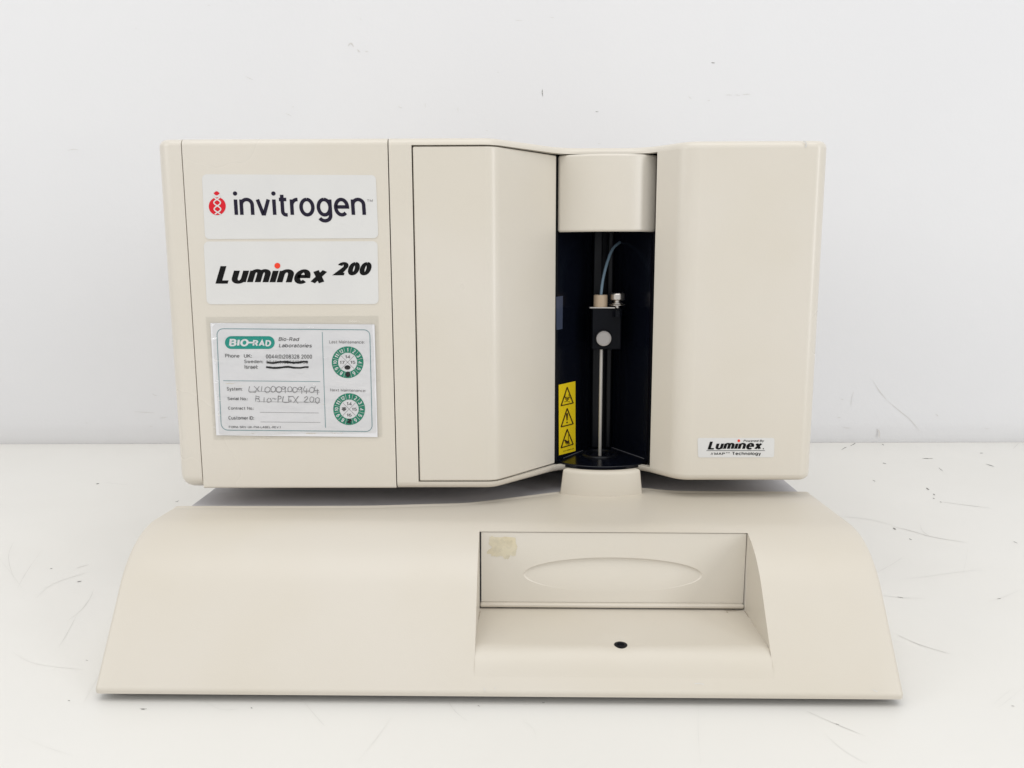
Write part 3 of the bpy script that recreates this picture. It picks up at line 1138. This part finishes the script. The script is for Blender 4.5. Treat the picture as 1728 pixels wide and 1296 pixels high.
c0 = at_y(497, 742, FY)
card = Thing('maintenance_card', (c0.x, FY, c0.z), 0,
             "laminated white maintenance card with two green month dials on the analyzer's left front", 'card', size=AS, place=(c0.x * AS, FY * AS, c0.z * AS + AZ))  # scaled about the camera position together with the analyzer
Z2 = lambda u, v: (320 + u * .19676, 520 + v * .19676)  # enlarged image crop of the card to image pixels
CARDQ = [(355.0, 545.0), (632.0, 547.5), (637.2, 737.6), (365.0, 734.6)]
sheet = link('card_sheet', plate_mesh('card_sheet', CARDQ, card_map, .0004, .0008), 'paper', card, sharp=0)


def pz2(p_, pts, w_, **k):
    p_.stroke([Z2(*q) for q in pts], w_, **k)


def t2(p_, s_, x0, x1, yt, yb, dy=0, **k):
    """text in image-crop coordinates of the card, its baseline dropping dy over its width"""
    p_.text(s_, Z2(x0, yb), Z2(x1, yb + dy), Z2(x0 - (yb - yt) * .03, yt), **k)


# border and rules
p = Print(card_map, .00092)
o_ = fillet([(232, 176, 52), (1545, 186, 52), (1566, 1058, 52), (272, 1046, 62)], nseg=8)
o_ = [(q[0], q[1]) for q in o_]
o_.append(o_[0])
pz2(p, o_, 1.15)
pz2(p, [(1137, 205), (1165, 1025)], 1.0)
pz2(p, [(288, 622), (1120, 630)], .9)
p.build('border_lines', 'ink_line', card, sheet)
p = Print(card_map, .00092)
pz2(p, [(505, 712), (1117, 720)], .55)
pz2(p, [(575, 802), (1120, 808)], .55)
pz2(p, [(603, 893), (1108, 899)], .55)
pz2(p, [(608, 976), (1122, 980)], .55)
p.build('form_lines', 'ink_mid', card, sheet)
# printed lines
p = Print(card_map, .00094)
t2(p, 'Bio-Rad', 762, 942, 248, 281, 2, bold=.17, shear=.18)
t2(p, 'Laboratories', 765, 1048, 303, 336, 2, bold=.17, shear=.18)
t2(p, 'Phone', 305, 428, 392, 424, 2, bold=.155)
t2(p, 'UK:', 466, 534, 394, 425, 1, bold=.155)
t2(p, 'Sweden:', 469, 630, 442, 474, 2, bold=.155)
t2(p, 'Israel:', 472, 586, 488, 520, 2, bold=.155)
t2(p, '0044(0)208328 2000', 655, 1050, 393, 434, 2, bold=.155)
t2(p, 'System:', 320, 452, 676, 714, 2, bold=.155)
t2(p, 'Serial No.:', 326, 498, 760, 791, 2, bold=.155)
t2(p, 'Contract No.:', 330, 552, 842, 873, 2, bold=.155)
t2(p, 'Customer ID:', 333, 552, 925, 956, 2, bold=.155)
t2(p, 'FORM-SRV-UK-PMI-LABEL-REV.1', 337, 780, 1008, 1030, 3, bold=.155)
p.build('printed_text', 'ink_grey', card, sheet)
p = Print(card_map, .00094)
t2(p, '0046(0)855512786', 655, 1015, 446, 478, 1, bold=.155)
p.build('struck_number', 'ink_mid', card, sheet)
p = Print(card_map, .00094)
t2(p, 'Last Maintenance:', 1197, 1500, 272, 303, 3, bold=.155)
p.build('heading', 'ink_mid', card, sheet)
p = Print(card_map, .00094)
t2(p, 'Next Maintenance:', 1206, 1512, 687, 716, 6, bold=.155)
p.build('heading', 'ink_mid', card, sheet)
# company badge
pill = Print(card_map, .00092)
o_ = fillet([(303, 240, 54), (727, 240, 54), (731, 350, 54), (303, 350, 54)], nseg=10)
pill.poly([Z2(q[0], q[1]) for q in o_])
pill = pill.build('logo_badge', 'ink_teal', card, sheet)
p = Print(card_map, .0010)
t2(p, 'BIO', 338, 508, 264, 327, 1, bold=.27, shear=.1, space=.08)
t2(p, 'RAD', 540, 700, 264, 327, 1, bold=.27, shear=.1, space=.08)
p.poly([Z2(506, 288), Z2(548, 288), Z2(546, 302), Z2(504, 302)])
p.build('logo_lettering', 'paper', card, sheet)
# scribbled-out lines
p = Print(card_map, .0010)
random.seed(11)
for y, xa, xb in ((465, 664, 1014), (508, 656, 1020)):
    for q in range(3):
        pts = [(xa + (xb - xa) * k / 11, y + 4 * sin(k * 1.05 + y) + random.uniform(-3.5, 3.5)) for k in range(12)]
        pz2(p, pts, 2.6, smooth=4, jitter=.15)
p.build('marker_strike', 'ink_black', card, sheet)

# handwriting as pen strokes (unit boxes, y down)
HW = {
    'L': [[(.1, 0), (.02, .95), (1.2, .95)]], 'X': [[(0, .05), (.85, 1)], [(.85, 0), (0, 1)]], '1': [[(.5, 0), (.42, 1)]],
    '0': [[(.45, .05), (.1, .3), (.1, .8), (.45, .98), (.8, .75), (.8, .25), (.45, .05)]],
    '9': [[(.8, .25), (.45, .05), (.12, .3), (.4, .58), (.8, .3), (.82, .1), (.85, 1.3)]],
    '4': [[(.3, 0), (.02, .75), (.95, .78)], [(.65, .3), (.6, 1.35)]],
    'B': [[(.15, 0), (.08, 1.05)], [(.1, .1), (.75, .12), (.55, .45), (.15, .5), (.75, .65), (.8, .95), (.6, 1.05)]],
    'I': [[(.5, .2), (.46, 1)]], 'O': [[(.5, .35), (.15, .6), (.3, .98), (.75, .9), (.85, .6), (.6, .38)]], '-': [[(.0, .55), (.35, .42), (.6, .58), (.95, .5)]],
    'P': [[(.2, .0), (.15, 1)], [(.15, .08), (.75, .05), (.75, .4), (.2, .5)]], 'E': [[(.7, .1), (.2, .15), (.15, .95), (.8, .95)], [(.18, .5), (.6, .5)], [(.1, .05), (1, .0)]],
    '2': [[(.1, .3), (.5, .1), (.75, .35), (.1, .95), (.9, .98)]], 'l': [[(.55, .2), (.2, .25), (.3, .5), (.75, .5), (.25, .98), (.9, .95)]]}
p = Print(card_map, .0010)
random.seed(5)
for chars, x0, x1, yt, yb in (('LX10009009404', 505, 1115, 668, 714), ('BIO-PLEX 200', 565, 1118, 752, 805)):
    stp = (x1 - x0) / len(chars)
    for k, ch in enumerate(chars):
        for st in HW.get(ch, []):
            dx, dy, sc = random.uniform(-3, 3), random.uniform(-4, 4), random.uniform(.9, 1.2)
            pts = [(x0 + stp * (k + .02) + stp * .98 * q[0] * sc + dx, yt + (yb - yt) * q[1] * sc + dy + k * .6) for q in st]
            pts = [(a_ + random.uniform(-2.5, 2.5), b_ + random.uniform(-2.5, 2.5)) for a_, b_ in pts]
            pz2(p, pts, 1.0, smooth=5, jitter=.35)
p.build('handwriting', 'pencil', card, sheet)
# month dials
for (cx, cy, blots) in ((1355, 464, 'a'), (1368, 866, 'b')):
    dial = Print(card_map, .00092)
    c = Z2(cx, cy)
    Ro, Ri = 136 * .19676, 82 * .19676
    for k in range(12):
        a0, a1 = radians(30 * k - 14.1), radians(30 * k + 14.1)
        dial.arc(c, Ri, Ro, a0, a1, 6)
        dial.arc(c, Ro - .9, Ro, a1, a1 + radians(1.8), 2)
    dial = dial.build('month_dial', 'ink_green', card, sheet)
    p = Print(card_map, .0010)
    for k in range(12):
        a = radians(30 * k)
        s_ = str(k if k else 12)
        rm = 109 * .19676
        h_ = 6.6
        wv = (2.1 if s_ == '1' else 4.0) if len(s_) == 1 else 6.4
        rx, ry_ = Vector((cos(a), sin(a))), Vector((sin(a), -cos(a)))
        ctr = Vector(c) + ry_ * rm
        # numerals are numbered clockwise from the top: 1 stands at the top
        s_ = str(k + 1)
        wv = (2.1 if s_ == '1' else 4.0) if len(s_) == 1 else 6.2
        if blots and s_ == '7':
            continue
        bl = ctr - rx * wv / 2 - ry_ * h_ / 2
        p.text(s_, bl, bl + rx * wv, bl + ry_ * h_, bold=.2)
    p.build('numerals', 'paper', card, sheet)
    p = Print(card_map, .00094)
    f_ = Ri * .66
    p.stroke([(c[0] - f_, c[1] - f_), (c[0] + f_, c[1] + f_)], .45)
    p.stroke([(c[0] - f_, c[1] + f_), (c[0] + f_, c[1] - f_)], .45)
    for s_, dx, dy in (('14', 0, -48), ('15', 45, 0), ('16', 0, 50), ('17', -46, 0)):
        if (blots == 'a' and s_ == '16') or (blots == 'b' and s_ == '17'):
            continue
        qx, qy = c[0] + dx * .19676, c[1] + dy * .19676
        p.rtext(s_, qx - 4.2, qy - 2.8, qx + 4.2, qy + 2.8, bold=.16)
    p.build('year_numerals', 'ink_grey', card, sheet)
    p = Print(card_map, .00105)
    if blots == 'a':
        p.disc((c[0] - .3, c[1] + 8.8), 5.0, 3.7)
        p.disc((c[0] + .3, c[1] + 20.5), 4.0, 4.8)
        p.build('ink_blot', 'ink_black', card, sheet)
    else:
        p.stroke([(c[0] - 2, c[1] + 17.5), (c[0] + 3.5, c[1] + 19), (c[0] - 2.5, c[1] + 22), (c[0] + 3, c[1] + 23.5)], 2.6, smooth=4, jitter=.3)
        p.build('ink_blot', 'ink_black', card, sheet)
        p = Print(card_map, .00105)
        p.stroke([(c[0] - 12, c[1] - 2), (c[0] - 6, c[1] - 2.5), (c[0] - 12, c[1] + .5), (c[0] - 5.5, c[1] + .2), (c[0] - 10, c[1] + 3)], 1.8, smooth=4, jitter=.4)
        p.build('ink_blot', 'ink_grey', card, sheet)

# clear pouch: wavy film in front, edge sealed flat on the panel
PQ = [Vector(q) for q in ((347, 535), (638.5, 532.8), (645.5, 737.6), (360.5, 742.3))]
NU, NV = 60, 44
V, F = [], []
random.seed(2)
ph = [(random.uniform(20, 90), random.uniform(20, 90), random.uniform(0, 6.28)) for _ in range(6)]
for j in range(NV + 1):
    for i in range(NU + 1):
        u, v = i / NU, j / NV
        q = PQ[0].lerp(PQ[1], u).lerp(PQ[3].lerp(PQ[2], u), v)
        e = min(u, 1 - u, v, 1 - v)
        l = .0013 + .00022 * sum(sin(a * u * .35 + b * v * .35 + c) for a, b, c in ph) / 2.5
        if e < .02:
            l = .00035
        elif e < .05:
            l = .00035 + (l - .00035) * (e - .02) / .03
        V.append(card_map(q.x, q.y, l))
for j in range(NV):
    for i in range(NU):
        a = j * (NU + 1) + i
        F.append((a, a + 1, a + NU + 2, a + NU + 1))
link('clear_pouch', mesh('clear_pouch', V, F), 'film', card, sharp=80)


# ================================================================== WEAR ON TABLE, WALL AND COVERS
def on_table(u, v, lift):
    return at_z(u, v, lift)


def on_wall(u, v, lift):
    return at_plane(u, v, WA + wn_ * (.013 + lift), wn_)


def marks(name, mapping, lift, material, strokes, parent, wd=1.0, smooth=4):
    p = Print(mapping, lift)
    for st in strokes:
        wv = wd * .62
        if isinstance(st[0], (int, float)):
            wv, st = st[0] * .72, st[1:]
        p.stroke(st, wv, smooth=smooth, jitter=.5, taper=True)
    o = link(name, mesh(name, p.points(), p.F, recalc=False), material, None, parent, sharp=0)
    o['kind'] = 'stuff'
    return o


LZ = lambda *q: [(u * .5061, 640 + v * .5061) for u, v in q]
RZ = lambda *q: [(1360 + u * .5062, 640 + v * .5062) for u, v in q]
TL = lambda *q: [(u * .5, v * .5) for u, v in q]
TR = lambda *q: [(864 + u * .5, v * .5) for u, v in q]
marks('scratches', on_table, .00015, 'scratch', [
    LZ((145, 562), (100, 625), (75, 665), (56, 702)), LZ((46, 540), (30, 580), (32, 620), (52, 678)),
    LZ((253, 630), (275, 624), (297, 618)), LZ((313, 698), (300, 730), (270, 770), (224, 806)), LZ((255, 787), (225, 845), (195, 895)),
    [0.9] + RZ((285, 490), (350, 505), (420, 525), (538, 545)), RZ((380, 480), (388, 505), (412, 522)), RZ((235, 645), (290, 615), (327, 590)),
    [1.1] + RZ((305, 852), (380, 885), (480, 915)), [1.0] + RZ((0, 1105), (90, 1145), (200, 1190)), RZ((690, 233), (700, 222), (710, 212)),
    RZ((448, 408), (540, 420), (620, 430)),
    [(755, 1181), (768, 1200), (790, 1218)], [(506, 1176), (530, 1205), (548, 1225)]], table, .7)
marks('scratches', on_table, .0001, 'scratch_soft', [
    LZ((0, 600), (40, 650), (82, 708)), LZ((60, 1185), (150, 1225), (260, 1260)), LZ((340, 342), (385, 348), (430, 352)), LZ((275, 1085), (300, 1040), (330, 985)),
    RZ((60, 1180), (130, 1240), (210, 1285)), RZ((310, 668), (420, 655), (560, 636), (600, 640)), RZ((540, 560), (532, 610), (520, 660)), RZ((600, 745), (660, 725), (720, 700)),
    RZ((620, 1090), (650, 1060), (690, 1030)), RZ((640, 1095), (680, 1065), (720, 1030)), RZ((250, 720), (330, 728), (400, 730)), RZ((60, 455), (200, 465), (300, 490)),
    [(340, 1180), (372, 1197), (402, 1196)], [(600, 1290), (640, 1240), (660, 1210)], [(1180, 1180), (1178, 1230), (1182, 1290)], [(880, 1215), (900, 1230), (905, 1250)],
    [(60, 1010), (90, 985), (150, 965)], [(20, 1100), (60, 1120), (140, 1130)]], table, .9)
marks('specks', on_table, .0002, 'speck', [
    [2.0] + LZ((320, 349), (326, 348), (331, 347)), [1.4] + LZ((167, 631), (171, 631), (175, 630)), [1.5] + LZ((256, 676), (264, 674), (272, 673)), [1.2] + LZ((584, 407), (590, 408), (596, 404)),
    [1.0] + LZ((286, 936), (290, 937), (294, 938)), [1.2] + LZ((226, 1071), (230, 1071), (234, 1072)), [1.2] + LZ((470, 1100), (476, 1100), (482, 1101)),
    [1.5] + RZ((148, 222), (160, 216), (165, 212)), [1.4] + RZ((118, 236), (128, 229), (136, 226)), [1.8] + RZ((253, 216), (257, 218), (260, 220)), [1.4] + RZ((256, 279), (262, 280), (268, 282)),
    [2.6] + RZ((401, 362), (405, 365), (411, 368)), [1.8] + RZ((424, 382), (427, 384), (430, 386)), [1.8] + RZ((423, 396), (426, 397), (429, 398)), [1.3] + RZ((446, 408), (450, 409), (453, 410)),
    [3.0] + RZ((290, 496), (295, 498), (300, 501)), [1.8] + RZ((344, 531), (348, 533), (353, 535)), [1.1] + RZ((222, 336), (227, 338), (232, 341)), [1.0] + RZ((442, 294), (449, 300), (456, 306)),
    [1.0] + RZ((305, 725), (315, 727), (325, 729)), [1.0] + RZ((580, 246), (586, 246), (592, 246)), [1.0] + RZ((388, 264), (405, 264), (424, 264)), [1.2] + RZ((636, 732), (644, 731), (650, 730)),
    [1.2] + RZ((684, 1088), (690, 1089), (696, 1090)), [1.0] + RZ((98, 1148), (106, 1150), (112, 1152)), [1.0] + RZ((598, 282), (612, 286), (628, 291)), [1.0] + RZ((690, 540), (698, 543), (706, 547)),
    [1.8] + [(423, 1194), (424.5, 1194.5), (426, 1195)], [1.0] + [(806, 1190), (808, 1191), (810, 1192)], [1.1] + [(915, 1185), (917, 1186), (919, 1185)], [1.0] + [(235, 1195), (242, 1196), (248, 1196)]], table, 1)
marks('scuffs', on_wall, .0003, 'scratch', [
    [1.0] + TL((829, 258), (842, 264), (854, 270)), [.8] + TL((700, 17), (705, 18), (710, 16)), [.8] + TL((456, 95), (459, 96), (462, 96)), [1.2] + TL((228, 508), (246, 504), (266, 506)),
    [3.0] + TL((1174, 155), (1184, 146), (1194, 158)), [2.6] + TL((1206, 166), (1210, 172), (1216, 176)), [1.4] + TL((1232, 173), (1238, 174), (1243, 174)), [.9] + TL((1215, 60), (1217, 64), (1219, 68)),
    [1.0] + TL((1345, 358), (1350, 363), (1358, 364)), [.8] + TL((1435, 348), (1435, 356), (1436, 364)), [.8] + TL((1546, 362), (1545, 370), (1547, 378)), [.9] + TL((964, 382), (976, 388), (984, 392)),
    [.8] + TL((1678, 243), (1681, 244), (1684, 244)), [.8] + TL((984, 360), (988, 361), (992, 360)), [.8] + TL((1640, 440), (1643, 441), (1646, 441)),
    [.9] + TR((722, 321), (732, 320), (742, 321)), [.9] + TR((754, 320), (764, 321), (770, 322)), [.9] + TR((778, 319), (792, 318), (805, 318)), [.9] + TR((595, 326), (601, 330), (606, 334)),
    [.9] + TR((660, 340), (665, 339), (670, 337)), [.9] + TR((12, 67), (18, 69), (36, 69)), [.8] + TR((128, 58), (135, 59), (142, 59)), [.8] + TR((290, 484), (295, 485), (300, 484)),
    [3.4] + RZ((238, 165), (245, 178), (243, 190), (248, 194)), [1.2] + RZ((222, 2), (240, 32), (255, 52), (270, 70)), [1.0] + RZ((270, 70), (310, 104), (345, 132), (385, 178)),
    [1.2] + RZ((432, 116), (438, 120), (442, 124)), [1.0] + RZ((116, 66), (121, 67), (126, 68)), [1.0] + RZ((105, 128), (110, 128), (116, 127)), [1.0] + RZ((125, 160), (135, 162), (148, 163)),
    [.8] + RZ((150, 92), (152, 65), (160, 40)), [1.0] + RZ((596, 164), (604, 165), (612, 165)), [1.0] + LZ((508, 48), (515, 53), (525, 55)), [.9] + LZ((448, 108), (480, 110), (515, 112)),
    [.9] + LZ((530, 130), (545, 128), (560, 126)), [1.0] + LZ((498, 155), (503, 157), (508, 158)), [.9] + LZ((285, 145), (289, 146), (293, 147))], wall, .8)
marks('scuffs', on_wall, .0003, 'speck', [[1.6] + TR((103, 300), (102, 312), (104, 326)), [1.4] + TR((672, 211), (678, 212), (686, 212)), [1.1] + TR((281, 377), (287, 377), (292, 377))], wall, 1)
# scuffs on the base cover's lower front
p = Print(lambda u, v, l: at_plane(u, v, Vector((0, .4190 - l, .0080)), Vector((0, -.793, .609))), .0003)
for st in ([(816.5, 1160), (818, 1164), (818.5, 1168)], [(835, 1159), (836, 1163)], [(1172, 1154), (1180, 1153), (1188, 1155)], [(1472, 1163), (1477, 1166), (1481, 1167)]):
    p = Print(p.mp, .0003)
    p.stroke(st, 1.2, smooth=3, jitter=.5)
    p.build('scuff', 'scratch', base, cover)
for st in ([(1222, 1029.5), (1236, 1030.5), (1250, 1030)], [(1256, 1031), (1260, 1035), (1263, 1041)], [(811, 1030), (808.5, 1038), (807.5, 1046)], [(1225, 1032), (1229, 1033.5)]):
    p = Print(lambda u, v, l: at_z(u, v, .0274 + l), .0002)
    p.stroke(st, 1.3, smooth=4, jitter=.7, taper=True)
    p.build('grime', 'grime', base, cover)
